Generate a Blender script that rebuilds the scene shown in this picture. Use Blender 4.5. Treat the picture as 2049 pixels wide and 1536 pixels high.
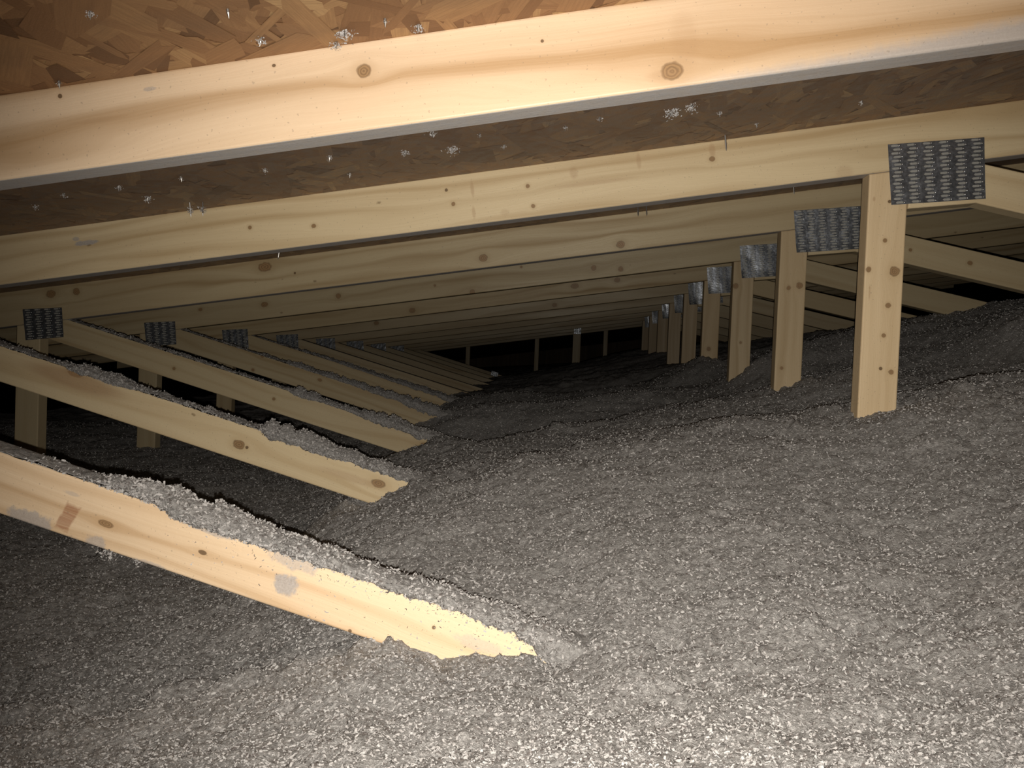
import bpy, bmesh, math, random
import numpy as np
from mathutils import Matrix, Vector

for o in list(bpy.data.objects): bpy.data.objects.remove(o)
C = bpy.context.scene.collection
S = bpy.context.scene

# ---------------------------------------------------------------- camera
F_PX, CX, CY = 1687.0, 1024.5, 768.0
RIGHT = Vector((0.99634, 0.07549, 0.0397)); FWD = Vector((-0.07581, 0.99674, -0.02757))
RIGHT = (RIGHT - FWD * RIGHT.dot(FWD)).normalized(); FWD.normalize(); UP = RIGHT.cross(FWD)
cam = bpy.data.cameras.new('camera'); cam_o = bpy.data.objects.new('camera', cam); C.objects.link(cam_o)
cam.sensor_width = 36; cam.lens = F_PX * 36 / 2049; cam.clip_start = .01; cam.clip_end = 60
cam_o.matrix_world = Matrix(((RIGHT.x, UP.x, -FWD.x, 0), (RIGHT.y, UP.y, -FWD.y, 0), (RIGHT.z, UP.z, -FWD.z, 0), (0, 0, 0, 1)))
S.camera = cam_o
# ---------------------------------------------------------------- light: the phone's flash, just under its lens
W = bpy.data.worlds.new('world'); S.world = W; W.use_nodes = True
W.node_tree.nodes['Background'].inputs[0].default_value = (.5, .48, .42, 1)
W.node_tree.nodes['Background'].inputs[1].default_value = .0001
fl = bpy.data.lights.new('phone_flash', 'SPOT'); fl.energy = 54; fl.color = (1, .95, .865)
fl.shadow_soft_size = .0016; fl.spot_size = math.radians(98); fl.spot_blend = 1.0
flo = bpy.data.objects.new('phone_flash', fl); C.objects.link(flo)
flo.rotation_euler = (FWD + RIGHT * .09 - UP * .03).to_track_quat('-Z', 'Y').to_euler(); flo.location = Vector((.003, .0, -.0125))
S.view_settings.view_transform = 'Standard'; S.view_settings.look = 'None'
S.view_settings.exposure = 0; S.view_settings.gamma = 1; S.view_settings.use_curve_mapping = False

# ---------------------------------------------------------------- measures of the place (metres)
STEP, Y0, T = .61, .847, .038            # truss spacing, first truss, lumber thickness
SL = .1543; ANG = math.atan(SL)          # roof slope
CH = .0891 / math.cos(ANG)
def chord_z(x): return .2622 + SL * x    # underside of the top chords
def deck_z(x): return chord_z(x) + CH
def truss_y(n): return Y0 + STEP * n
def ray(px, py): return RIGHT * ((px - CX) / F_PX) - UP * ((py - CY) / F_PX) + FWD
def at(px, py, Y):
    d = ray(px, py); d = d * (Y / d.y); return d.x, d.z
def at_deck(px, py):
    d = ray(px, py); t = deck_z(0) / (d.z - SL * d.x); return d * t

rng = np.random.default_rng(7); random.seed(7)

# ---------------------------------------------------------------- node helper
class N:
    def __init__(s, name):
        s.m = bpy.data.materials.new(name); s.m.use_nodes = True; s.t = s.m.node_tree
        s.t.nodes.clear(); s.out = s.t.nodes.new('ShaderNodeOutputMaterial')
        s.b = s.t.nodes.new('ShaderNodeBsdfPrincipled'); s.t.links.new(s.b.outputs[0], s.out.inputs[0])
    def put(s, sock, v):
        if isinstance(v, bpy.types.NodeSocket): s.t.links.new(v, sock)
        elif v is not None:
            if sock.type == 'RGBA' and len(v) == 3: v = (*v, 1)
            sock.default_value = v
    def n(s, ty, **k):
        x = s.t.nodes.new(ty)
        for a, v in k.items(): setattr(x, a, v)
        return x
    def math(s, op, a, b=None, c=None, clamp=False):
        x = s.n('ShaderNodeMath', operation=op, use_clamp=clamp)
        for i, v in enumerate((a, b, c)):
            if v is not None: s.put(x.inputs[i], v)
        return x.outputs[0]
    def comb(s, a, b, c):
        x = s.n('ShaderNodeCombineXYZ')
        for i, v in enumerate((a, b, c)): s.put(x.inputs[i], v)
        return x.outputs[0]
    def noise(s, v, scale, detail=2, rough=.5, dist=0):
        x = s.n('ShaderNodeTexNoise'); s.put(x.inputs['Vector'], v); s.put(x.inputs['Scale'], scale)
        s.put(x.inputs['Detail'], detail); s.put(x.inputs['Roughness'], rough); s.put(x.inputs['Distortion'], dist)
        return x.outputs[0]
    def voro(s, v, scale, feature='F1', out=0, rnd=1.0):
        x = s.n('ShaderNodeTexVoronoi', feature=feature); s.put(x.inputs['Vector'], v); s.put(x.inputs['Scale'], scale)
        s.put(x.inputs['Randomness'], rnd); return x.outputs[out]
    def rmap(s, v, a, b, c=0., d=1., smooth=False):
        x = s.n('ShaderNodeMapRange'); x.interpolation_type = 'SMOOTHSTEP' if smooth else 'LINEAR'
        s.put(x.inputs[0], v)
        for i, q in enumerate((a, b, c, d)): s.put(x.inputs[i + 1], q)
        return x.outputs[0]
    def mix(s, f, a, b, blend='MIX'):
        x = s.n('ShaderNodeMix', data_type='RGBA', blend_type=blend)
        s.put(x.inputs[0], f); s.put(x.inputs[6], a); s.put(x.inputs[7], b); return x.outputs[2]
    def ramp(s, f, stops):
        x = s.n('ShaderNodeValToRGB'); e = x.color_ramp.elements
        while len(e) < len(stops): e.new(.5)
        for q, (p, c) in zip(e, stops): q.position = p; q.color = (*c, 1)
        s.put(x.inputs[0], f); return x.outputs[0]
    def bump(s, h, strength, dist, normal=None):
        x = s.n('ShaderNodeBump'); s.put(x.inputs['Strength'], strength); s.put(x.inputs['Distance'], dist)
        s.put(x.inputs['Height'], h)
        if normal is not None: s.put(x.inputs['Normal'], normal)
        return x.outputs[0]
    def pos(s):
        x = s.n('ShaderNodeTexCoord'); return x.outputs['Object']
    def xyz(s, v):
        x = s.n('ShaderNodeSeparateXYZ'); s.put(x.inputs[0], v); return x.outputs

def wood(name, base=(.70, .52, .31), dark=(.46, .285, .13), seed=0., knots=(), smudges=(), stamp=None,
         rings=38, ring_amt=.42, streak=.5, dust=0., dust_edge=None, rough=.47, auto=.6, reds=()):
    """Sawn softwood: growth rings along local x, deflected round the knots (x, z, radius, stretch)."""
    g = N(name); P = g.pos(); x, y, z = g.xyz(P)
    xs = g.math('ADD', x, seed * 3.17); ys = g.math('ADD', y, seed * 1.3); zs = z
    disks = []
    for (kx, kz, kr, ks) in knots:
        kr = kr * (1 if kr > .0065 else .8)
        dx = g.math('MULTIPLY', g.math('SUBTRACT', x, kx), 1 / (kr * ks))
        dz0 = g.math('SUBTRACT', z, kz); dz = g.math('MULTIPLY', dz0, 1 / kr)
        L = g.math('SQRT', g.math('ADD', g.math('MULTIPLY', dx, dx), g.math('MULTIPLY', dz, dz)))
        Lw = g.math('SQRT', g.math('ADD', g.math('MULTIPLY', g.math('MULTIPLY', dx, dx), .3), g.math('MULTIPLY', dz, dz)))
        w = g.rmap(Lw, .6, 3.8, .85, 0., True)
        zs = g.math('SUBTRACT', zs, g.math('MULTIPLY', dz0, w)); disks.append(g.math('ADD', L, g.math('MULTIPLY', g.math('SUBTRACT', g.noise(P, 120, 2), .5), .55)))
    low = g.noise(g.comb(g.math('MULTIPLY', xs, 1.0), g.math('MULTIPLY', ys, 4.), g.math('MULTIPLY', zs, 7.)), 1.6, 2, .5)
    zz = g.math('ADD', zs, g.math('MULTIPLY', low, .09))
    warp = g.noise(g.comb(g.math('MULTIPLY', xs, 9.), ys, g.math('MULTIPLY', zz, 30.)), 1, 2)
    zz2 = g.math('ADD', zz, g.math('MULTIPLY', warp, .004))
    ph = g.math('MULTIPLY', zz2, 6.283 * rings)
    ring = g.math('POWER', g.math('MULTIPLY_ADD', g.math('SINE', ph), .5, .5), 3.)
    amt = g.rmap(g.noise(g.comb(g.math('MULTIPLY', xs, 1.4), ys, g.math('MULTIPLY', zz, 12.)), 1, 1), .35, .62, .3, 1.)
    ring = g.math('MULTIPLY', ring, amt)
    fine = g.noise(g.comb(g.math('MULTIPLY', xs, 5.), g.math('MULTIPLY', ys, 100.), g.math('MULTIPLY', zz2, 420.)), 1, 3, .6)
    broad = g.noise(g.comb(g.math('MULTIPLY', xs, 1.6), g.math('MULTIPLY', ys, 9.), g.math('MULTIPLY', zz, 34.)), 1, 2, .55)
    f = g.math('ADD', g.math('MULTIPLY', ring, ring_amt), g.math('MULTIPLY', g.rmap(broad, .42, .75), streak))
    f = g.math('ADD', f, g.math('MULTIPLY', g.rmap(fine, .35, .8), .16), clamp=True)
    col = g.mix(f, base, dark)
    # little pin knots and pitch flecks scattered in the board
    v = g.voro(g.comb(g.math('MULTIPLY', xs, .55), g.math('MULTIPLY', ys, .55), zs), 24, 'F1', 0, 1)
    rn = g.voro(g.comb(g.math('MULTIPLY', xs, .55), g.math('MULTIPLY', ys, .55), zs), 24, 'F1', 1, 1)
    rr = g.n('ShaderNodeSeparateColor'); g.put(rr.inputs[0], rn)
    v = g.math('ADD', v, g.math('MULTIPLY', g.math('SUBTRACT', g.noise(P, 260, 2), .5), .09))
    pin = g.math('MULTIPLY', g.rmap(v, .03, .085, 1., 0., True), g.math('GREATER_THAN', rr.outputs[0], .80))
    col = g.mix(g.math('MULTIPLY', pin, auto), col, (.17, .105, .05))
    for L, (kx, kz, kr, ks) in zip(disks, knots):
        halo = g.rmap(L, .9, 2.6, .28 if kr > .004 else .15, 0., True); col = g.mix(halo, col, dark)
        rg = g.math('MULTIPLY_ADD', g.math('SINE', g.math('MULTIPLY', L, 16.)), .5, .5)
        kc = g.mix(rg, (.36, .215, .10), (.21, .12, .055)) if kr > .004 else (.15, .09, .045)
        col = g.mix(g.rmap(L, .82, 1.08, .9, 0., True), col, kc)
        col = g.mix(g.math('MULTIPLY', g.rmap(g.math('ABSOLUTE', g.math('SUBTRACT', L, 1.)), .0, .16, 1., 0.), .5), col, (.16, .09, .04))
    rg_ = .0
    GREY = (.36, .335, .32)
    nz = g.noise(P, 85, 4, .7); nz2 = g.noise(P, 420, 3, .7)
    for (sx, sz, rx, rz, am) in smudges:
        dx = g.math('MULTIPLY', g.math('SUBTRACT', x, sx), 1 / rx); dz = g.math('MULTIPLY', g.math('SUBTRACT', z, sz), 1 / rz)
        L = g.math('SQRT', g.math('ADD', g.math('MULTIPLY', dx, dx), g.math('MULTIPLY', dz, dz)))
        L = g.math('ADD', L, g.math('MULTIPLY', g.math('SUBTRACT', nz, .5), 1.5))
        col = g.mix(g.math('MULTIPLY', g.rmap(L, .7, 1.1, 1., 0., True), am), col, g.mix(nz2, (.2, .18, .17), (.6, .57, .56)))
    for (sx, sz, rx, rz, am) in reds:
        dx = g.math('MULTIPLY', g.math('SUBTRACT', x, sx), 1 / rx); dz = g.math('MULTIPLY', g.math('SUBTRACT', z, sz), 1 / rz)
        L = g.math('SQRT', g.math('ADD', g.math('MULTIPLY', dx, dx), g.math('MULTIPLY', dz, dz)))
        col = g.mix(g.math('MULTIPLY', g.rmap(L, .5, 1.2, 1., 0., True), am * .7), col, (.42, .25, .13))
    if stamp:                       # faded red-brown ink patch
        sx, sz, rx, rz = stamp
        dx = g.math('ABSOLUTE', g.math('MULTIPLY', g.math('SUBTRACT', x, g.math('MULTIPLY_ADD', g.math('SUBTRACT', z, sz), .25, sx)), 1 / rx))
        dz = g.math('ABSOLUTE', g.math('MULTIPLY', g.math('SUBTRACT', z, sz), 1 / rz))
        L = g.math('ADD', g.math('MAXIMUM', dx, dz), g.math('MULTIPLY', g.math('SUBTRACT', nz, .5), .7))
        st = g.math('MULTIPLY', g.rmap(L, .8, 1.05, 1., 0.), g.rmap(fine, .3, .7, .35, .8))
        col = g.mix(st, col, (.33, .12, .055))
    # settled grey fibre dust
    if dust: col = g.mix(g.math('MULTIPLY', g.rmap(nz, .25, .6, .75, 1.), dust), col, g.mix(nz2, (.47, .45, .445), (.66, .64, .635)))
    if dust_edge:                   # dust thickening towards the lower edge from x0 on
        x0, x1, h = dust_edge
        hz = g.math('MULTIPLY', g.rmap(x, x0, x1, 0., 1., True), h)
        e = g.math('SUBTRACT', g.math('ADD', hz, g.math('MULTIPLY', g.math('SUBTRACT', nz, .5), .012)), z)
        e = g.rmap(e, -.01, .006, 0., .8, True)
        col = g.mix(g.math('MULTIPLY', e, g.rmap(x, x0, x0 + .1, 0., 1.)), col, g.mix(nz2, GREY, (.52, .49, .48)))
    speck = g.math('GREATER_THAN', g.noise(P, 260, 1, .5), .71)
    col = g.mix(g.math('MULTIPLY', speck, .3), col, (.2, .16, .13))
    g.put(g.b.inputs['Base Color'], col)
    g.put(g.b.inputs['Roughness'], g.rmap(broad, .3, .7, rough - .06, rough + .12)); g.put(g.b.inputs['Specular IOR Level'], .3)
    h = g.math('ADD', g.math('MULTIPLY', fine, .6), g.math('MULTIPLY', nz, .7))
    g.put(g.b.inputs['Normal'], g.bump(h, .35, .0012))
    return g.m

def metal_mat(name, seed=0.):
    g = N(name); P = g.pos(); n1 = g.noise(g.comb(g.math('ADD', g.xyz(P)[0], seed), g.xyz(P)[1], g.xyz(P)[2]), 38, 2, .5)
    n2 = g.noise(P, 260, 3, .7)
    g.put(g.b.inputs['Base Color'], g.mix(n2, (.27, .29, .32), (.46, .48, .53)))
    g.put(g.b.inputs['Metallic'], .9); g.put(g.b.inputs['Roughness'], g.rmap(n2, .3, .7, .30, .44))
    g.put(g.b.inputs['Normal'], g.bump(g.math('ADD', n1, g.math('MULTIPLY', n2, .03)), .16, .010))
    return g.m
def glint_mat():
    g = N('punched steel tooth root'); g.put(g.b.inputs['Base Color'], (.8, .82, .85)); g.put(g.b.inputs['Metallic'], 1.)
    g.put(g.b.inputs['Roughness'], .24); return g.m
def lip_mat():
    g = N('zinc lip of punched slot'); P = g.pos(); n = g.noise(P, 300, 2)
    g.put(g.b.inputs['Base Color'], g.mix(n, (.30, .295, .27), (.44, .43, .40))); g.put(g.b.inputs['Metallic'], .1)
    g.put(g.b.inputs['Roughness'], .45); return g.m

def fluff_mat(name, k=1.):
    """Blown cellulose: grey shredded paper, fine light and dark fibres."""
    g = N(name); P = g.pos()
    a = g.noise(P, 170, 5, .78, .5); b = g.noise(P, 560, 3, .75); c = g.noise(P, 22, 4, .65); vv = g.voro(g.mix(.012, P, g.n('ShaderNodeTexNoise').outputs[1], 'ADD'), 190, 'F1')
    col = g.ramp(a, [(.28, (.19, .175, .163)), (.43, (.37, .348, .332)), (.57, (.53, .505, .485)), (.75, (.74, .72, .70))])
    col = g.mix(g.rmap(b, .55, .8, 0., .8), col, (.76, .74, .72))
    col = g.mix(g.rmap(b, .26, .42, .5, 0.), col, (.09, .08, .073))
    col = g.mix(g.rmap(c, .35, .7, 0., .30), col, (.21, .195, .175))
    g.put(g.b.inputs['Base Color'], col); g.put(g.b.inputs['Roughness'], .95); g.put(g.b.inputs['Specular IOR Level'], .08)
    h = g.math('ADD', g.math('MULTIPLY', a, 1.3), g.math('ADD', g.math('MULTIPLY', b, .45), g.math('MULTIPLY', vv, -.35)))
    g.put(g.b.inputs['Normal'], g.bump(h, .95, .005))
    return g.m
def flake_mat(name, c):
    g = N(name); P = g.pos(); n = g.noise(P, 500, 2)
    g.put(g.b.inputs['Base Color'], g.mix(n, tuple(q * .75 for q in c), c)); g.put(g.b.inputs['Roughness'], .8)
    g.put(g.b.inputs['Specular IOR Level'], .3); return g.m

# ---------------------------------------------------------------- mesh helpers
def raw_mesh(name, V, F, mats, midx=None, smooth=False):
    V = np.asarray(V, np.float32); F = np.asarray(F, np.int32)
    me = bpy.data.meshes.new(name); me.vertices.add(len(V)); me.vertices.foreach_set('co', V.ravel())
    k = F.shape[1]; me.loops.add(F.size); me.loops.foreach_set('vertex_index', F.ravel())
    me.polygons.add(len(F)); me.polygons.foreach_set('loop_start', np.arange(0, F.size, k, dtype=np.int32))
    for m in mats: me.materials.append(m)
    if midx is not None: me.polygons.foreach_set('material_index', np.asarray(midx, np.int32))
    me.polygons.foreach_set('use_smooth', np.full(len(F), smooth)); me.update(calc_edges=True)
    return me
def link(name, me, parent=None):
    o = bpy.data.objects.new(name, me); C.objects.link(o)
    if parent: o.parent = parent
    return o
def tag(o, label, cat, group=None, kind=None):
    o['label'] = label; o['category'] = cat
    if group: o['group'] = group
    if kind: o['kind'] = kind
    return o

def member(name, poly, Y, ang, mat, root, under=None, origin=None, dust_top=None, bow=0):
    """Board whose outline poly [(x,z)...] (anticlockwise, world) lies in the truss plane; 38 mm thick, local x along the grain."""
    ox, oz = origin or poly[0]; ca, sa = math.cos(ang), math.sin(ang)
    P = [((px - ox) * ca + (pz - oz) * sa, -(px - ox) * sa + (pz - oz) * ca) for px, pz in poly]
    bm = bmesh.new(); f = [bm.verts.new((a, 0, b)) for a, b in P]; k = [bm.verts.new((a, T, b)) for a, b in P]
    n = len(P); bm.faces.new(f); bm.faces.new(k[::-1])
    for i in range(n):
        j = (i + 1) % n; q = bm.faces.new((f[j], f[i], k[i], k[j]))
    bmesh.ops.recalc_face_normals(bm, faces=bm.faces)
    ed = [e for e in bm.edges if e.calc_length() > .05 and abs(e.verts[0].co.y - e.verts[1].co.y) < .01]
    bmesh.ops.bevel(bm, geom=ed, offset=.0028, segments=3, profile=.5, affect='EDGES', clamp_overlap=True)
    bm.normal_update()
    mats = [mat]
    if under: mats.append(under)
    if dust_top: mats.append(dust_top)
    for q in bm.faces:
        q.smooth = False
        if under and q.normal.z < -.8: q.material_index = 1
        if dust_top and q.normal.z > .8: q.material_index = len(mats) - 1
    me = bpy.data.meshes.new(name); bm.to_mesh(me); bm.free()
    for m in mats: me.materials.append(m)
    o = link(name, me, root)
    o.matrix_parent_inverse = Matrix()
    rx, ry, rz = root.location
    o.location = (ox - rx, Y - ry, oz - rz); o.rotation_euler = (0, -ang, 0)
    return o
def to_local(pts, n, origin, ang):
    """px,py,radius_px[,stretch] -> local x,z,radius on the front face of truss n"""
    Y = truss_y(n); out = []; ca, sa = math.cos(ang), math.sin(ang)
    for p in pts:
        x, z = at(p[0], p[1], Y); dx, dz = x - origin[0], z - origin[1]
        out.append((dx * ca + dz * sa, -dx * sa + dz * ca) + tuple(q * Y / F_PX for q in p[2:3]) + tuple(p[3:]))
    return out
def to_local2(pts, n, origin, ang):
    Y = truss_y(n); return [(a, b, r1, p[3] * Y / F_PX, p[4]) for (a, b, r1, *_), p in zip(to_local(pts, n, origin, ang), pts)]

# value noise in numpy
PERM = rng.permutation(4096)
def hash2(i, j, s): return PERM[(PERM[(i + s * 131) & 4095] + j) & 4095] / 4095. * 2 - 1
def vnoise(x, y, s=0):
    i = np.floor(x).astype(int); j = np.floor(y).astype(int); u = x - i; v = y - j
    u = u * u * u * (u * (u * 6 - 15) + 10); v = v * v * v * (v * (v * 6 - 15) + 10)
    a = hash2(i, j, s); b = hash2(i + 1, j, s); c = hash2(i, j + 1, s); d = hash2(i + 1, j + 1, s)
    return (a * (1 - u) + b * u) * (1 - v) + (c * (1 - u) + d * u) * v
def billow(x, y, s): return np.abs(vnoise(x, y, s)) * 2 - .7
def worley(x, y, s):
    i = np.floor(x).astype(int); j = np.floor(y).astype(int); d = np.full(x.shape, 9.)
    for a in (-1, 0, 1):
        for b in (-1, 0, 1):
            px = i + a + .5 + .5 * hash2(i + a, j + b, s); py = j + b + .5 + .5 * hash2(i + a, j + b, s + 1)
            d = np.minimum(d, (px - x) ** 2 + (py - y) ** 2)
    return np.clip(1 - d * 1.3, -.2, 1)
def flakes(P, size, nrm=None, mat_n=2, lift=.001):
    """Crumpled paper shreds: two-quad bent strips at the points P."""
    n = len(P); a = rng.normal(size=(n, 3)); a[:, 2] *= .7; a /= np.linalg.norm(a, axis=1)[:, None]
    b = rng.normal(size=(n, 3)); b -= a * (a * b).sum(1)[:, None]; b /= np.linalg.norm(b, axis=1)[:, None]
    c = np.cross(a, b)
    L = (size * rng.uniform(.5, 1.35, n))[:, None]; w = L * rng.uniform(.18, .55, n)[:, None]; h = L * rng.uniform(-.45, .45, n)[:, None]
    P = P + np.array([0, 0, 1]) * (L * .25 + lift)
    V = np.stack([P - a * L / 2 - b * w / 2, P - a * L / 2 + b * w / 2, P + c * h + b * w * .6, P + c * h - b * w * .5,
                  P + a * L / 2 + b * w * .4, P + a * L / 2 - b * w * .45], 1).reshape(-1, 3)
    k = np.arange(n)[:, None] * 6
    F = np.concatenate([k + np.array([[0, 1, 2, 3]]), k + np.array([[3, 2, 4, 5]])])
    mi = rng.choice([1, 1, 1, 2, 3], n); return V, F, np.concatenate([mi, mi])

FLUFF = fluff_mat('grey cellulose fluff', 1.0)
FL1 = flake_mat('paper shred grey', (.52, .49, .47)); FL2 = flake_mat('paper shred pale', (.56, .54, .52)); FL3 = flake_mat('paper shred dark', (.15, .13, .12))
FLM = [FLUFF, FL1, FL2, FL3]
DUSTY = wood('dust coated lumber edge', seed=3, dust=.93)

# ---------------------------------------------------------------- insulation height field
ctrl = [  # x, y, z
 (-.203, .847, -.296), (0, .847, -.298), (.03, .86, -.277), (.08, .86, -.266), (-.35, .847, -.355), (-.6, .847, -.40), (-1, .847, -.41), (.3, .847, -.25), (.6, .847, -.17), (1.0, .847, -.02), (1.6, .85, .12),
 (-.315, 1.457, -.247), (-.275, 1.457, -.212), (-.39, 1.457, -.257), (-.48, 1.457, -.33), (-.8, 1.457, -.37), (-1.4, 1.457, -.38), (.471, 1.457, -.074), (.537, 1.457, -.047), (.8, 1.457, .01), (1.3, 1.457, .14),
 (-.35, 2.067, -.212), (-.32, 2.067, -.19), (-.42, 2.067, -.245), (-.55, 2.067, -.31), (-.9, 2.067, -.345), (-1.44, 2.067, -.345), (.474, 2.067, -.045), (.539, 2.067, -.018), (.893, 2.067, .039), (1.04, 2.067, .15), (1.6, 2.067, .24),
 (-.41, 2.677, -.183), (-.48, 2.677, -.210), (-.62, 2.677, -.29), (-1.0, 2.677, -.335), (-1.4, 2.677, -.34), (.478, 2.677, -.045), (.536, 2.677, .008), (1.15, 2.677, .21), (1.7, 2.677, .25),
 (-.487, 3.287, -.163), (-.552, 3.287, -.183), (-1.4, 3.287, -.30), (.472, 3.287, .04), (.536, 3.287, .028), (1.1, 3.287, .19),
 (-.513, 3.897, -.168), (.473, 3.897, .024), (.536, 3.897, .034), (1.2, 3.897, .209), (-1.4, 3.9, -.28),
 (-.464, 4.507, -.165), (.50, 4.507, .02), (.50, 5.117, .09), (.5, 5.727, .082), (.47, 6.337, .11), (-.35, 7.557, -.115), (.24, 7.557, .07), (-1.3, 6.3, -.24), (1.3, 6, .22),
 (0, .5, -.30), (0, .2, -.31), (0, -.3, -.32), (.45, .5, -.225), (.45, 0, -.22), (-.5, .4, -.37), (-.9, 0, -.38), (1., .2, -.05), (-2.4, 1, -.40), (-2.4, 4, -.34), (-2.4, 9, -.3),
 (2.6, 1, .22), (2.6, 4, .28), (2.6, 9, .28), (0, 10, 0.0), (0, 12, 0), (0, 18, 0)]
for Y, pts in ((1.50, [(836, 951), (925, 965), (976, 944), (1044, 912), (1112, 903), (1300, 876), (1500, 850)]),
               (2.08, [(900, 885), (969, 893), (1050, 872), (1150, 855), (1232, 838), (1300, 821), (1450, 798)]),
               (2.70, [(930, 815), (1000, 815), (1071, 812), (1160, 805), (1300, 785)]),
               (3.30, [(960, 790), (1027, 785), (1130, 789), (1242, 775), (1350, 745)])):
    for q in pts: X, Z = at(q[0], q[1], Y); ctrl.append((X, Y, Z))
ctrl = np.array(ctrl)
def tps_fit(P, lam=.00004):
    S_ = np.array([1, .75]); X = P[:, :2] * S_; n = len(X)
    d = np.linalg.norm(X[:, None] - X[None], axis=2); K = np.where(d > 0, d * d * np.log(d + 1e-12), 0) + lam * np.eye(n)
    A = np.zeros((n + 3, n + 3)); A[:n, :n] = K; A[:n, n] = 1; A[:n, n + 1:] = X; A[n, :n] = 1; A[n + 1:, :n] = X.T
    w = np.linalg.solve(A, np.concatenate([P[:, 2], np.zeros(3)])); return X, w, S_
TX, TW, TS = tps_fit(ctrl)
def base_h(x, y):
    x = np.clip(x, -2.6, 2.8); y = np.clip(y, -.4, 18)
    o = TW[-3] + TW[-2] * x * TS[0] + TW[-1] * y * TS[1]
    for (a, b), w in zip(TX, TW[:-3]):
        d2 = (x * TS[0] - a) ** 2 + (y * TS[1] - b) ** 2 + 1e-12; o = o + w * .5 * d2 * np.log(d2)
    return np.clip(o, -.48, .33)
def smooth(a, b, t): t = np.clip((t - a) / (b - a), 0, 1); return t * t * (3 - 2 * t)
def insul(x, y):
    x = np.asarray(x, float); y = np.asarray(y, float)
    h = base_h(x, y)
    s = np.sin(np.pi * (y - Y0 - .03) / STEP) ** 2
    h = h - s * (.030 * smooth(1.35, 1.6, y) * (1 - .5 * smooth(3, 5, y)) * smooth(-.7, -.3, x))
    h = h + .010 * vnoise(x / .15 + .3, y / .15, 1) + .0055 * vnoise(x / .06 + y, y / .06, 2)
    h = h + .0045 * (worley((x + .3 * y) / .034, (y - .3 * x) / .034, 3) - .5) * (1 + .6 * vnoise(x / .09, y / .09, 9)) + .0016 * vnoise(x / .02, y / .02, 4)
    h = h + .0050 * (worley(x / .0125, y / .0125, 6) - .4) * (.7 + .5 * vnoise(x / .05, y / .05, 8)) + .0018 * vnoise(x / .0055, y / .0055, 5)
    for n in range(7):      # fluff clinging raggedly where boards come out of it
        Yn = Y0 + STEP * n; w = np.exp(-((y - Yn + .008) / (.022 + .004 * n)) ** 2)
        h = h + w * (.0075 * vnoise(x / .045, x * 0 + n * 3.1, 20 + n) + .0055 * vnoise(x / .016, x * 0 + n * 7.7, 30 + n) + .003 * vnoise(x / .006, y / .006, 40 + n))
    return h
def grid(lo, hi, core0, core1, st, gr, mx):
    a = [core0]; s = st
    while a[-1] > lo: s = min(s * gr, mx); a.append(a[-1] - s)
    b = [core1]; s = st
    while b[-1] < hi: s = min(s * gr, mx); b.append(b[-1] + s)
    return np.array(a[::-1][:-1] + list(np.arange(core0, core1, st)) + b)
gx = grid(-2.7, 3.0, -.62, .72, .0030, 1.006, .05)
gy = grid(-.5, 17.95, .36, 1.15, .0030, 1.006, .06)
XX, YY = np.meshgrid(gx, gy); ZZ = insul(XX, YY)
nx, ny = len(gx), len(gy); idx = np.arange(nx * ny).reshape(ny, nx)
V = np.stack([XX, YY, ZZ], 2).reshape(-1, 3)
F = np.stack([idx[:-1, :-1], idx[:-1, 1:], idx[1:, 1:], idx[1:, :-1]], 2).reshape(-1, 4)
NF = 430000
t = rng.uniform(0, 1, NF); fy = .3 * (3.4 / .3) ** (t ** 1.05); fx = fy * rng.uniform(-.85, .75, NF)
fz = insul(fx, fy)
FV, FF, FM = flakes(np.stack([fx, fy, fz], 1), .0015 + .0016 * rng.random(NF) ** 2 + .0006 * fy, lift=-.0004)
V2 = np.concatenate([V, FV]); F2 = np.concatenate([F, FF + len(V)]); mi = np.concatenate([np.zeros(len(F), int), FM])
me = raw_mesh('insulation', V2, F2, FLM, mi, True)
ins = link('blown_insulation', me)
tag(ins, 'grey blown cellulose insulation heaped over the whole attic floor', 'insulation', kind='stuff')

# ---------------------------------------------------------------- shell
def box(name, lo, hi, mat, parent=None):
    V = [(x, y, z) for x in (lo[0], hi[0]) for y in (lo[1], hi[1]) for z in (lo[2], hi[2])]
    F = [(0, 1, 3, 2), (4, 6, 7, 5), (0, 4, 5, 1), (2, 3, 7, 6), (0, 2, 6, 4), (1, 5, 7, 3)]
    return link(name, raw_mesh(name, V, F, [mat]), parent)
g = N('grey gypsum board'); g.put(g.b.inputs['Base Color'], g.mix(g.noise(g.pos(), 30), (.5, .49, .47), (.6, .58, .56))); GYP = g.m
o = box('floor', (-2.7, -.5, -.56), (3.0, 18, -.545), GYP); o['kind'] = 'structure'

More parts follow.
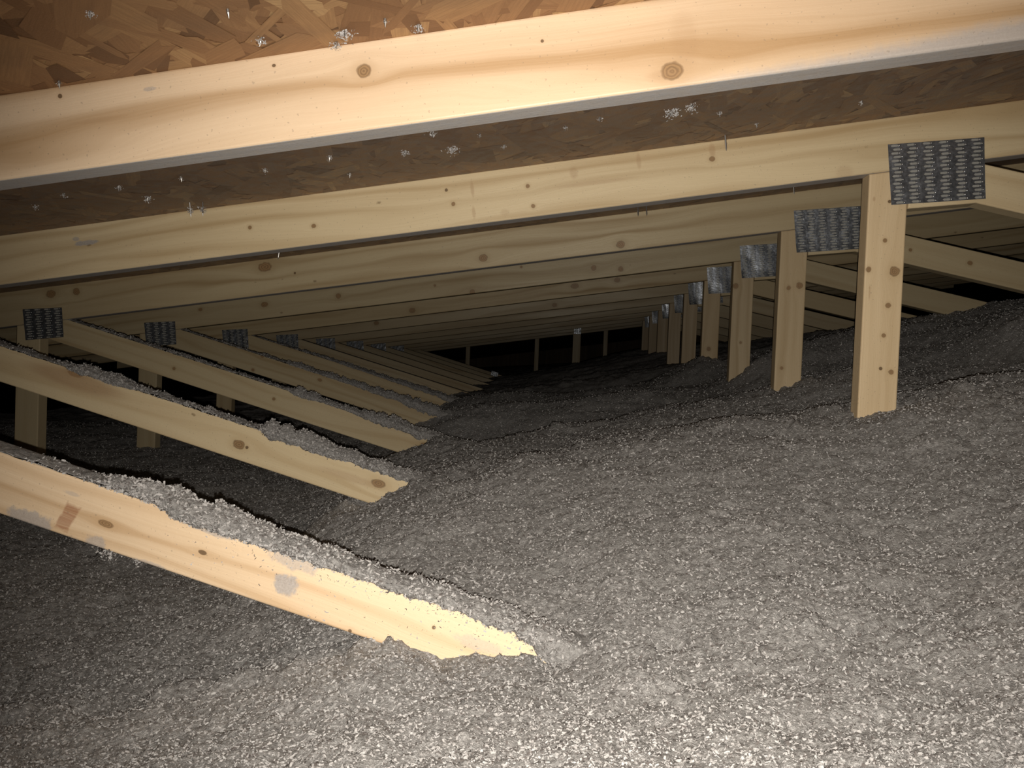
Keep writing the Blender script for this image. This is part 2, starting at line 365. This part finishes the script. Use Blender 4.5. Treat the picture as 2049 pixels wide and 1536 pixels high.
def osb(name, use_attr):
    g = N(name); P = g.pos()
    if use_attr:
        a = g.n('ShaderNodeAttribute', attribute_name='flake'); v = a.outputs['Fac']; ang = g.n('ShaderNodeAttribute', attribute_name='grain').outputs['Vector']
        st = g.noise(ang, 1, 3, .6)
    else:
        r = g.voro(g.comb(g.math('MULTIPLY', g.xyz(P)[0], 1), g.math('MULTIPLY', g.xyz(P)[1], 2.6), 0), 17, 'F1', 1)
        q = g.n('ShaderNodeSeparateColor'); g.put(q.inputs[0], r); v = q.outputs[0]; st = g.noise(g.comb(g.math('MULTIPLY', g.xyz(P)[0], 20), g.math('MULTIPLY', g.xyz(P)[1], 200), 0), 1, 3)
    col = g.ramp(v, [(0, (.13, .062, .027)), (.22, (.25, .125, .055)), (.5, (.36, .195, .09)), (.78, (.45, .26, .12)), (1, (.58, .37, .18))])
    col = g.mix(g.rmap(st, .35, .75, 0., .5), col, (.2, .1, .045))
    col = g.mix(g.rmap(g.noise(P, 14, 3), .5, .75, 0., .35), col, (.17, .11, .07))
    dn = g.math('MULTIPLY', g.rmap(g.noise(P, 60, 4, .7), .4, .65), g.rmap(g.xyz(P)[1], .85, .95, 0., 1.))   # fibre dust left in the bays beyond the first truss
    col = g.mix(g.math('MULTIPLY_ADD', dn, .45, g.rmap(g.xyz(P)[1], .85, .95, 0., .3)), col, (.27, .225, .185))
    g.put(g.b.inputs['Base Color'], col); g.put(g.b.inputs['Roughness'], .62)
    g.put(g.b.inputs['Normal'], g.bump(g.math('ADD', st, g.noise(P, 500, 2)), .4, .0008))
    return g.m
OSB1, OSB2 = osb('strand board strands', True), osb('strand board', False)
def deck():
    n = 27000; cx = rng.uniform(-1.5, 2.2, n); cy = rng.uniform(-.1, 2.75, n)
    th = rng.normal(1.75, .62, n)
    L = rng.gamma(6, .012, n) + .022; w = np.clip(rng.gamma(4, .0058, n), .008, .05)
    q = np.array([(-.5, -.5), (.42, -.5), (.5, 0.05), (.46, .5), (-.44, .5), (-.5, .1)])
    jit = rng.uniform(-.13, .13, (n, 6, 2)); q = q[None] + jit
    # slanted ends of the strands
    q[:, :, 0] += q[:, :, 1] * (rng.uniform(-.5, .5, n) * w / L * 2)[:, None]
    lx = q[:, :, 0] * L[:, None]; ly = q[:, :, 1] * w[:, None]
    c, s = np.cos(th)[:, None], np.sin(th)[:, None]
    X = cx[:, None] + lx * c - ly * s; Y = cy[:, None] + lx * s + ly * c
    lay = (np.arange(n) / n * .0011)[:, None] + .0002
    Z = deck_z(X) - lay - 0 * X
    V = np.stack([X, Y, Z], 2).reshape(-1, 3); F = (np.arange(n)[:, None] * 6 + np.array([[5, 4, 3, 2, 1, 0]]))
    me = raw_mesh('strands', V, F, [OSB1]); col = np.clip(rng.normal(.5, .24, n), 0, 1)
    a = me.attributes.new('flake', 'FLOAT', 'POINT'); a.data.foreach_set('value', np.repeat(col, 6).astype(np.float32))
    b = me.attributes.new('grain', 'FLOAT_VECTOR', 'POINT')
    gv = np.stack([lx * 22 + rng.uniform(0, 99, n)[:, None], ly * 420, np.zeros_like(lx)], 2).reshape(-1)
    b.data.foreach_set('vector', gv.astype(np.float32)); return me
bm = bmesh.new()
vs = [bm.verts.new((x, y, deck_z(x) + dz)) for x in (-2.7, 3.0) for y in (-.5, 18) for dz in (0, .011)]
for f in ((0, 1, 3, 2), (4, 6, 7, 5), (0, 4, 5, 1), (2, 3, 7, 6), (0, 2, 6, 4), (1, 5, 7, 3)): bm.faces.new([vs[i] for i in f])
bmesh.ops.recalc_face_normals(bm, faces=bm.faces); me = bpy.data.meshes.new('ceiling'); bm.to_mesh(me); bm.free(); me.materials.append(OSB2)
ceil = link('ceiling', me); ceil['kind'] = 'structure'
so = link('wood_strands', deck(), ceil)
o = box("wall_back", (-2.7, 18.02, -.56), (3.0, 18.07, .83), OSB2); o['kind'] = 'structure'

# ---------------------------------------------------------------- nail tips with lint caught on them
NAIL = N('nail steel'); NAIL.put(NAIL.b.inputs['Base Color'], (.35, .33, .31)); NAIL.put(NAIL.b.inputs['Metallic'], .9); NAIL.put(NAIL.b.inputs['Roughness'], .4)
LINT = flake_mat('white lint', (.6, .58, .57))
def nail(x, y, ln=.014, lint=0, r=.0015):
    bm = bmesh.new(); bmesh.ops.create_cone(bm, cap_ends=True, segments=8, radius1=r * .15, radius2=r, depth=.005, matrix=Matrix.Translation((0, 0, -ln + .0025)))
    bmesh.ops.create_cone(bm, cap_ends=True, segments=8, radius1=r, radius2=r, depth=ln - .004, matrix=Matrix.Translation((0, 0, -(ln - .006) / 2)))
    me = bpy.data.meshes.new('nail'); bm.to_mesh(me); bm.free(); me.materials.append(NAIL.m)
    o = link('nail', me, ceil); o.location = (x, y, deck_z(x)); o.rotation_euler = (rng.uniform(-.15, .15), rng.uniform(-.15, .15), 0)
    if lint:
        k = int(lint * 70) + 12; P = rng.normal(size=(k, 3)) * np.array([.0034, .0034, .003]) * lint ** .6 + np.array([0, 0, -ln * .6])
        V, F, _ = flakes(P, .0024 * lint ** .4 * np.ones(k)); link('lint_tuft', raw_mesh('lint_tuft', V, F, [LINT]), o)
for px, py, li in ((182, 20, .5), (523, 75, .6), (690, 60, 1.3), (837, 47, .7), (770, 35, .2), (672, 82, .8), (118, 160, .2), (455, 16, 0),
                   (905, 293, 1.8), (1345, 218, 2.0), (1385, 208, 1.5), (295, 392, 1.0), (238, 370, .6), (70, 408, .6), (530, 335, .5), (362, 352, .4), (128, 385, .5),
                   (810, 300, .9), (865, 262, .7), (660, 310, .5), (1440, 222, .4), (1200, 232, .5), (1132, 250, .4), (960, 265, .2), (1010, 288, .3), (1725, 200, .4), (700, 345, .3), (1515, 245, .3)):
    d = at_deck(px, py); nail(d.x, d.y, .009, li)
for px, Y in ((718, 2.5), (862, 2.45), (1141, 2.5), (1160, 2.52), (1262, 1.98), (1278, 1.99), (347, 1.40), (1425, 1.43), (375, 1.41), (997, 3.1), (540, 1.95), (1560, 1.95)):
    x = (px - 1155) / F_PX * Y; nail(x, Y, .026, .15 if Y > 1.42 else .8)

# ---------------------------------------------------------------- nail plates
METAL = metal_mat('galvanised steel'); GLINT = glint_mat(); LIP = lip_mat()
def plate(root, Y, q, cols, rows, seed, curl=.0, wave=0.):
    """q: four corners (x,z) tl,tr,br,bl. Punched slots are real holes; the teeth bend inwards, their roots stand up as small shiny beads."""
    tl, tr, br, bl = [np.array(c) for c in q]; r = np.random.default_rng(seed)
    cx, cz = (tl + tr + br + bl) / 4
    V, F, M = [], [], []
    ph = r.uniform(0, 6.28, 4)
    def P(u, v, d=0.):
        p = (tl * (1 - u) + tr * u) * (1 - v) + (bl * (1 - u) + br * u) * v
        wav = .0007 * math.sin(u * 7 + ph[0]) * math.sin(v * 6 + ph[1]) + (wave * (1 + math.sin(u * 8.5 + ph[2] - v * 1.6)) if wave else .0005 * math.sin(u * 17 + ph[2] + v * 9))
        lift = curl * max(0, v - .72) ** 2 * 9 * (.6 + .4 * math.sin(u * 9 + ph[3])) + curl * .6 * max(0, .18 - u) ** 2 * 20 * v
        return (p[0] - cx, -.0006 - abs(wav) - lift - d, p[1] - cz)
    def quad(a, b, c, d, m=0):
        i = len(V); V.extend((a, b, c, d)); F.append((i, i + 1, i + 2, i + 3)); M.append(m)
    for c in range(cols):
        for k in range(rows):
            u0, u1, v0, v1 = c / cols, (c + 1) / cols, k / rows, (k + 1) / rows
            off = .10 if k % 2 else -.03; a, b = .20 + off, .70 + off
            h0, h1 = v0 + (v1 - v0) * .20, v0 + (v1 - v0) * .78
            U = lambda t: u0 + (u1 - u0) * t
            hole = [(U(a), (h0 + h1) / 2), (U(a + .08), h0), (U((a + b) / 2), h0), (U(b - .08), h0), (U(b), (h0 + h1) / 2), (U(b - .08), h1), (U((a + b) / 2), h1), (U(a + .08), h1)]
            out = [(u0, (v0 + v1) / 2), (u0, v0), (U((a + b) / 2), v0), (u1, v0), (u1, (v0 + v1) / 2), (u1, v1), (U((a + b) / 2), v1), (u0, v1)]
            for i in range(8):
                j = (i + 1) % 8; quad(P(*out[i]), P(*out[j]), P(*hole[j]), P(*hole[i]))
                quad(P(*hole[i]), P(*hole[j]), P(*hole[j], -.001), P(*hole[i], -.001), 2)     # wall of the slot
            # the tooth tongue folded back: floor of slot, pale
            g0, g1 = h0 + (h1 - h0) * .0, h0 + (h1 - h0) * 1.
            quad(P(U(a + .03), g0, -.0004), P(U(b - .03), g0, -.0004), P(U(b - .03), g1, -.0004), P(U(a + .03), g1, -.0004), 2)
            # bead at the right end of the slot
            bu, bv = U(b + .05), (h0 + h1) / 2; R = (u1 - u0) * .065; Rv = (v1 - v0) * .24
            rings_ = [[P(bu + R * q * math.cos(t), bv + Rv * q * math.sin(t), hh) for t in np.arange(6) * 1.0472] for q, hh in ((1, 0), (.75, .0008), (.35, .0012), (.02, .0013))]
            for ra, rb in zip(rings_, rings_[1:]):
                for i in range(6): quad(ra[i], ra[(i + 1) % 6], rb[(i + 1) % 6], rb[i], 1)
    me = raw_mesh('nail_plate', V, F, [METAL, GLINT, LIP], M)
    bm = bmesh.new(); bm.from_mesh(me); bmesh.ops.remove_doubles(bm, verts=bm.verts, dist=1e-5)
    bmesh.ops.recalc_face_normals(bm, faces=bm.faces)
    for f in bm.faces: f.smooth = f.material_index == 1
    bm.to_mesh(me); bm.free()
    o = link('nail_plate', me, root); o.location = (cx - root.location.x, Y - root.location.y, cz - root.location.z)
    return o

# ---------------------------------------------------------------- trusses
DS = -.2695; DANG = math.atan(DS)                       # left web slopes down to the right
def dbot(x, n): return -.005 + (.010 if n == 0 else 0) + DS * (x + 1.306)
DV = .0635 / math.cos(DANG)
RS = -.207; RANG = math.atan(RS)
def rtop(x): return .333 + RS * (x - .767)
RV = .0665
XL, XR = -2.55, 2.95
labels = {
 0: 'nearest roof truss, its bright orange pine chord crosses the top of the view',
 1: 'second roof truss from the camera, largest nail plate on its post at right',
 2: 'third roof truss from the camera, its nail plate partly behind the big front post',
 3: 'fourth roof truss from the camera, just behind the post with two round knots',
 4: 'fifth roof truss from the camera, with the third smaller plate at left',
 5: 'sixth roof truss from the camera, plate with a bright streak at lower left',
 6: 'seventh roof truss from the camera, right plate with two shiny streaks',
 7: 'eighth roof truss, dim, right post squeezed between two shiny plated posts',
 8: 'ninth roof truss, dim, short visible post before the last one of the right row',
 9: 'tenth roof truss, its post ends the row of right hand posts deep in the dark',
 10: 'dark far roof truss with a lone brightly glinting nail plate mid span',
 11: 'farthest gable truss with narrow upright studs standing in the dark'}
cknots = {0: [(728, 142, 13, 1.1), (120, 192, 6, 1), (1345, 142, 17, 1.25), (548, 131, 4, 1.2), (1085, 82, 4, 1)],
 1: [(628, 452, 5, 1.2), (907, 408, 5, 1), (1056, 372, 5, 1), (1425, 318, 6, 1.2), (893, 380, 4, 1), (1067, 412, 5, 1), (500, 455, 5, 1)],
 2: [(530, 534, 9, 1.5), (1242, 489, 7, 1.2), (967, 516, 7, 1.2), (590, 546, 3, 1), (102, 588, 8, 1.2), (153, 583, 7, 1)],
 3: [(529, 609, 5, 1.4), (401, 619, 4, 1.3), (677, 592, 5, 1), (945, 584, 5, 1), (1188, 536, 5, 1), (1242, 538, 5, 1), (1043, 534, 3, 1), (870, 571, 3, 1)],
 4: [(825, 621, 5, 1.2), (1235, 560, 5, 1.1), (1150, 572, 5, 1.5)],
 5: [(753, 646, 4, 1.2), (1110, 610, 4, 1.2)]}
dknots = {0: [(212, 1048, 9, 2.2), (700, 1262, 5, 1), (868, 1255, 5, 1), (405, 1105, 6, 2)], 1: [(478, 889, 9, 1.4), (757, 967, 8, 1.8), (150, 748, 7, 3.0), (494, 895, 4, 1)],
 2: [(348, 737, 4, 1), (548, 798, 4, 1), (850, 890, 5, 2)], 3: [(506, 740, 4, 1), (525, 712, 4, 1.2), (640, 760, 4, 1.4)]}
pknots = {1: [(1738, 539, 6, 1.1), (1771, 481, 5, 1), (1790, 543, 9, 1.1), (1777, 611, 6, 1), (1768, 671, 5, 1), (1762, 737, 4, 1), (1783, 744, 6, 1), (1780, 403, 4, 1)],
 2: [(1578, 576, 5, 1), (1600, 571, 6, 1), (1564, 736, 4, 1)], 3: [(1472, 572, 5, 1), (1482, 685, 3, 1)], 4: [(1418, 698, 4, 1)]}
falloff_bases = [(.86, .655, .45), (.76, .612, .385), (.57, .46, .285), (.53, .43, .268), (.55, .435, .262), (.52, .42, .27)]  # nearest two trusses paler, deeper ones darker: flash falloff painted into the wood
for n in range(12):
    Y = truss_y(n)
    root = bpy.data.objects.new('roof_truss', None); C.objects.link(root); root.location = (.505, Y, -.545); root.empty_display_size = .1
    tag(root, labels[n], 'roof truss', 'roof trusses standing in a row down the attic')
    base = falloff_bases[min(n, 5)]; dk = tuple(a * b for a, b in zip(base, (.60, .50, .38)))
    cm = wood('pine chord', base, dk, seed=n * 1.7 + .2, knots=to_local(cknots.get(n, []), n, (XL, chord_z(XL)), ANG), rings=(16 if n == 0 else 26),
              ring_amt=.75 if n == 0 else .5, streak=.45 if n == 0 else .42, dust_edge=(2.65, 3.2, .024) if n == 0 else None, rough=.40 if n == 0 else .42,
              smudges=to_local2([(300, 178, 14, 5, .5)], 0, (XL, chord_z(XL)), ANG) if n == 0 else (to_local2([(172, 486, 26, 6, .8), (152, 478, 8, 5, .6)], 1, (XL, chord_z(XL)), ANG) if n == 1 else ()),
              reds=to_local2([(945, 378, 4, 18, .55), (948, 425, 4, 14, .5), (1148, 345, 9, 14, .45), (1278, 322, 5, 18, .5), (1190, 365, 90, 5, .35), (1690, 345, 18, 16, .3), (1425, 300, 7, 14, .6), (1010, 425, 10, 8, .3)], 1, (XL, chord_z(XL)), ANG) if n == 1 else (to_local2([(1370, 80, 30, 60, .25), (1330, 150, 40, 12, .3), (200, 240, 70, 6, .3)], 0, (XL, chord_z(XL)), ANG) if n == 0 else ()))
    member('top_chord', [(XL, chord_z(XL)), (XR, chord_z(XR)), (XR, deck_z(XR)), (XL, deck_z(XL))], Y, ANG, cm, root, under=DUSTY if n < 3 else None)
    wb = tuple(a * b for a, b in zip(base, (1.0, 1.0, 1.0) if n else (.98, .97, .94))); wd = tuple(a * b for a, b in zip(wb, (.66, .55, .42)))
    zt = lambda x: chord_z(x) - .0004
    FL = -.545
    if n < 10:
        # left diagonal web, its top cut against chord and left post
        og = (-1.373, dbot(-1.373, n)); x1 = .75
        kw = {}
        if n == 0:
            kw = dict(stamp=(*to_local([(135, 1035, 16)], 0, og, DANG)[0][:2], .0085, .0155),
                      smudges=to_local2([(60, 1040, 55, 22, .7), (190, 1085, 26, 16, .6), (590, 1120, 60, 24, .55), (572, 1170, 28, 26, .8), (145, 988, 20, 5, .35), (300, 1130, 40, 8, .5), (1060, 1235, 95, 26, .85), (860, 1178, 130, 12, .6), (420, 1062, 60, 8, .6), (960, 1290, 60, 14, .35)], 0, og, DANG))
        if n == 1: kw = dict(reds=to_local2([(150, 760, 120, 22, .9), (700, 955, 80, 9, .45)], 1, og, DANG))
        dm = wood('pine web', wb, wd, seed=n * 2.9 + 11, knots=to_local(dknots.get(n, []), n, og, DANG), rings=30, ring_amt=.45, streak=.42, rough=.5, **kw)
        xt = (dbot(0, n) + DV - zt(0)) / (SL - DS)
        member('diagonal_web', [(-1.3755, dbot(-1.3755, n)), (x1, dbot(x1, n)), (x1, dbot(x1, n) + DV), (xt, zt(xt)), (-1.3755, zt(-1.3755))], Y, DANG, dm, root, dust_top=DUSTY, under=DUSTY, origin=og)
        # left post
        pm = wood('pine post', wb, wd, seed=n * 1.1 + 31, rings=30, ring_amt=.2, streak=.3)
        member('vertical_web', [(-1.3765, FL), (-1.3765, zt(-1.3765)), (-1.44, zt(-1.44)), (-1.44, FL)], Y, math.pi / 2, pm, root, origin=(-1.3765, FL))
        # right post
        og = (.537, FL)
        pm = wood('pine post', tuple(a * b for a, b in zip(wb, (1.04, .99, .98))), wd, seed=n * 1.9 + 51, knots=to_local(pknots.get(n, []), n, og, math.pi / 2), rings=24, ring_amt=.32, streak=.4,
                  reds=to_local2([(1749, 398, 5, 3, .6), (1740, 585, 16, 2, .5), (1740, 575, 3, 2, .4)], 1, og, math.pi / 2) if n == 1 else ())
        member('vertical_web', [(.537, FL), (.537, zt(.537)), (.4735, zt(.4735)), (.4735, FL)], Y, math.pi / 2, pm, root, origin=og)
        # right diagonal web with a long heel cut
        og = (.5385, .279); xt = (rtop(0) - zt(0)) / (SL - RS); x1 = 2.4
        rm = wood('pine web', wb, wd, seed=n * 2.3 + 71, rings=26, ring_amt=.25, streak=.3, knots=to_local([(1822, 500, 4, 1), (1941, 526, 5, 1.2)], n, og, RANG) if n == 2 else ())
        member('diagonal_web', [(.5385, .279), (.648, rtop(.648) - RV), (x1, rtop(x1) - RV), (x1, rtop(x1)), (xt, zt(xt)), (.5385, zt(.5385))], Y, RANG, rm, root, origin=og)
        # plates
        j = np.random.default_rng(n + 40); dx, dz = (0, 0) if n in (1, 2) else (j.uniform(-.022, -.006), j.uniform(0, .004))
        q = [(.500, .384), (.654, .399), (.661, .298), (.5105, .284)]
        plate(root, Y, [(a + dx, b + dz) for a, b in q], 6, 16, n, curl=(.0015, .0022, .005, .007, .007, .009, .009, .008, .008, .008)[n] * .6, wave=0 if n < 3 else (.0008 if n == 3 else .0013))
        a0 = -.005 if n > 2 else 0
        plate(root, Y, [(-1.424, .082 + a0), (-1.319, .0905 + a0), (-1.312, .015 + a0), (-1.414, .003 + a0)], 4, 13, n + 20, curl=.0005)
    if n == 10:
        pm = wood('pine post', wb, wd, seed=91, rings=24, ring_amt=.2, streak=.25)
        member('vertical_web', [(.022, FL), (.022, zt(.022)), (-.0415, zt(-.0415)), (-.0415, FL)], Y, math.pi / 2, pm, root, origin=(.022, FL))
        plate(root, Y, [(-.035, .333), (.022, .333), (.022, .241), (-.035, .241)], 3, 8, 77)
        og = (-1.373, dbot(-1.373, n)); dm = wood('pine web', wb, wd, seed=95, rings=30, ring_amt=.3, streak=.3)
        xt = (dbot(0, n) + DV - zt(0)) / (SL - DS)
        member('diagonal_web', [(-1.3755, dbot(-1.3755, n)), (.2, dbot(.2, n)), (.2, dbot(.2, n) + DV), (xt, zt(xt)), (-1.3755, zt(-1.3755))], Y, DANG, dm, root, dust_top=DUSTY, origin=og)
        plate(root, Y, [(-.70, -.092), (-.645, -.103), (-.655, -.155), (-.71, -.145)], 3, 6, 78)
    if n == 11:
        pm = wood('pine stud', wb, wd, seed=97, rings=24, ring_amt=.2, streak=.25)
        for x in (.855, .245, -.365, -.985, -1.45):
            member('stud', [(x + .019, FL), (x + .019, zt(x + .019)), (x - .019, zt(x - .019)), (x - .019, FL)], Y, math.pi / 2, pm, root, origin=(x + .019, FL))

# ---------------------------------------------------------------- insulation drifts lying on the diagonal webs
def interp(x, tab):
    return np.interp(x, [a for a, b in tab], [b for a, b in tab])
def drift(n, x0, x1, hgt, drape, label, seed, dens=1., extra=None):
    """mound on the web's top edge: hgt(x) above the edge, drape(x) down its front face"""
    Y = truss_y(n); m = int((x1 - x0) / .0028 / (1 + .25 * n)); k = 26
    xs = np.linspace(x0, x1, m); ts = np.linspace(0, 1, k)
    XXd, TT = np.meshgrid(xs, ts, indexing='ij')
    H = np.maximum(interp(XXd, hgt) * (1 + .45 * billow(XXd / .03, XXd * 0 + seed, seed)), .0012)
    D = np.maximum(interp(XXd, drape) * (1 + .35 * vnoise(XXd / .03, XXd * 0 + 3.3, seed + 1) + .3 * vnoise(XXd / .009, XXd * 0 + 1.3, seed + 6) + .2 * vnoise(XXd / .004, XXd * 0 + 5.3, seed + 7)), 0.)
    top = dbot(XXd, n) + DV
    # section: starts low on the front face, over the top, ends at the rear edge
    fr = np.clip(TT / .42, 0, 1); bk = np.clip((TT - .42) / .58, 0, 1)
    bulge = np.minimum(.3 * D + .0015, .006)
    yy = np.where(TT < .42, Y - bulge * np.sin(fr * np.pi * .75) ** .7, Y - bulge * .7 + (T + bulge * .7 + .001) * bk)
    zz = np.where(TT < .42, top - D * (1 - fr), top + H * np.sin(np.pi * np.clip(bk * .97 + .03, 0, 1)) ** .55)
    zz = np.where(TT < .42, zz + H * .3 * fr, np.maximum(zz, top + H * .3 * (1 - bk)))
    nz = .0028 * billow(XXd / .012, TT * 5, seed + 2) + .0016 * vnoise(XXd / .005, TT * 14, seed + 3)
    ed = np.clip(np.minimum(TT, 1 - TT) * 8, 0, 1) * np.clip(H / .006, .15, 1)
    zz = zz + nz * ed; yy = yy - np.abs(nz) * ed * (TT < .5)
    yy = np.where(D < .001, np.maximum(yy, Y + .0005), yy)
    V = np.stack([XXd, yy, zz], 2).reshape(-1, 3); idx = np.arange(m * k).reshape(m, k)
    F = np.stack([idx[:-1, :-1], idx[1:, :-1], idx[1:, 1:], idx[:-1, 1:]], 2).reshape(-1, 4)
    cnt = int(6500 * dens * (x1 - x0) / .6); a = rng.integers(0, m * k, cnt); w = np.clip((H.reshape(-1)[a] - .002) / .008, 0.01, 1); a = a[rng.random(cnt) < w]
    FV, FF, FM = flakes(V[a] + rng.normal(size=(len(a), 3)) * .0008, .0034 * np.ones(len(a)), lift=-.0004)
    if extra is not None:            # bits stuck on the board's face and hanging from its lower edge
        V3, F3, M3 = flakes(extra, rng.uniform(.0012, .0034, len(extra)), lift=0)
        FF = np.concatenate([FF, F3 + len(FV)]); FV = np.concatenate([FV, V3]); FM = np.concatenate([FM, M3])
    o = link('insulation_drift', raw_mesh('insulation_drift', np.concatenate([V, FV]), np.concatenate([F, FF + len(V)]), FLM, np.concatenate([np.zeros(len(F), int), FM]), True))
    tag(o, label, 'insulation', kind='stuff')
    return o
ex = rng.uniform(0, 1, 420) ** .7 * .42 - .42; ex2 = rng.normal(-.487, .008, 170); ex3 = rng.normal(-.452, .004, 60); ex4 = rng.uniform(-.06, .062, 900)
bits = np.concatenate([
    np.stack([ex, np.full(420, Y0 - .0006), dbot(ex, 0) + DV - .007 - rng.exponential(.016, 420).clip(0, .055)], 1),
    np.stack([ex2, rng.normal(Y0 + .004, .003, 170), dbot(ex2, 0) + .001 - rng.uniform(0, 1, 170) ** 1.5 * np.interp(ex2, [-.51, -.483, -.47], [.002, .016, .004])], 1),
    np.stack([ex4, Y0 - rng.uniform(.001, .008, 900), dbot(ex4, 0) + DV + .006 - rng.uniform(0, 1, 900) * np.interp(ex4, [-.06, -.01, .06], [.016, .036, .04])], 1),
    np.stack([ex3, rng.normal(Y0 + .004, .003, 60), dbot(ex3, 0) - rng.uniform(0, .010, 60)], 1)])
drift(0, -.95, .06, [(-.95, .0015), (-.60, .0015), (-.50, .003), (-.475, .015), (-.44, .013), (-.40, .013), (-.33, .015), (-.27, .012), (-.22, .006), (-.1, .007), (-.02, .006), (.02, .002), (.06, .0)],
      [(-.95, 0.), (-.5, .0), (-.43, .001), (-.41, .009), (-.34, .010), (-.27, .007), (-.2, .007), (-.1, .006), (-.04, .014), (-.01, .028), (.03, .036), (.06, .04)],
      'pale fluffy insulation drift along the nearest slanting board at lower left', 5, 1.6, bits)
drift(1, -1.2, -.27, [(-1.2, .003), (-.93, .004), (-.90, .011), (-.83, .012), (-.79, .004), (-.56, .005), (-.54, .016), (-.45, .014), (-.3, .012), (-.27, .01)],
      [(-1.2, 0.), (-.92, .0), (-.9, .005), (-.82, .003), (-.78, 0), (-.555, 0), (-.54, .009), (-.42, .008), (-.33, .006), (-.27, .009)],
      'insulation drift on the second slanting board, behind the nearest one', 15)
drift(2, -1.3, -.33, [(-1.3, .003), (-.72, .004), (-.7, .013), (-.63, .008), (-.58, .005), (-.5, .012), (-.4, .011), (-.33, .01)],
      [(-1.3, 0.), (-.72, .0), (-.7, .006), (-.6, .003), (-.5, .010), (-.33, .016)], 'insulation drift on the third slanting board from the camera', 25)
drift(3, -1.3, -.38, [(-1.3, .003), (-1.0, .004), (-.9, .009), (-.7, .008), (-.5, .012), (-.38, .012)],
      [(-1.3, 0.), (-1., .0), (-.7, .004), (-.5, .014), (-.38, .018)], 'dim insulation drift on the fourth slanting board from the camera', 35, .8)
drift(4, -1.3, -.45, [(-1.3, .003), (-.9, .008), (-.7, .008), (-.45, .012)], [(-1.3, 0.), (-1., .0), (-.7, .006), (-.45, .014)],
      'dim insulation drift on the fifth slanting board from the camera', 45, .6)
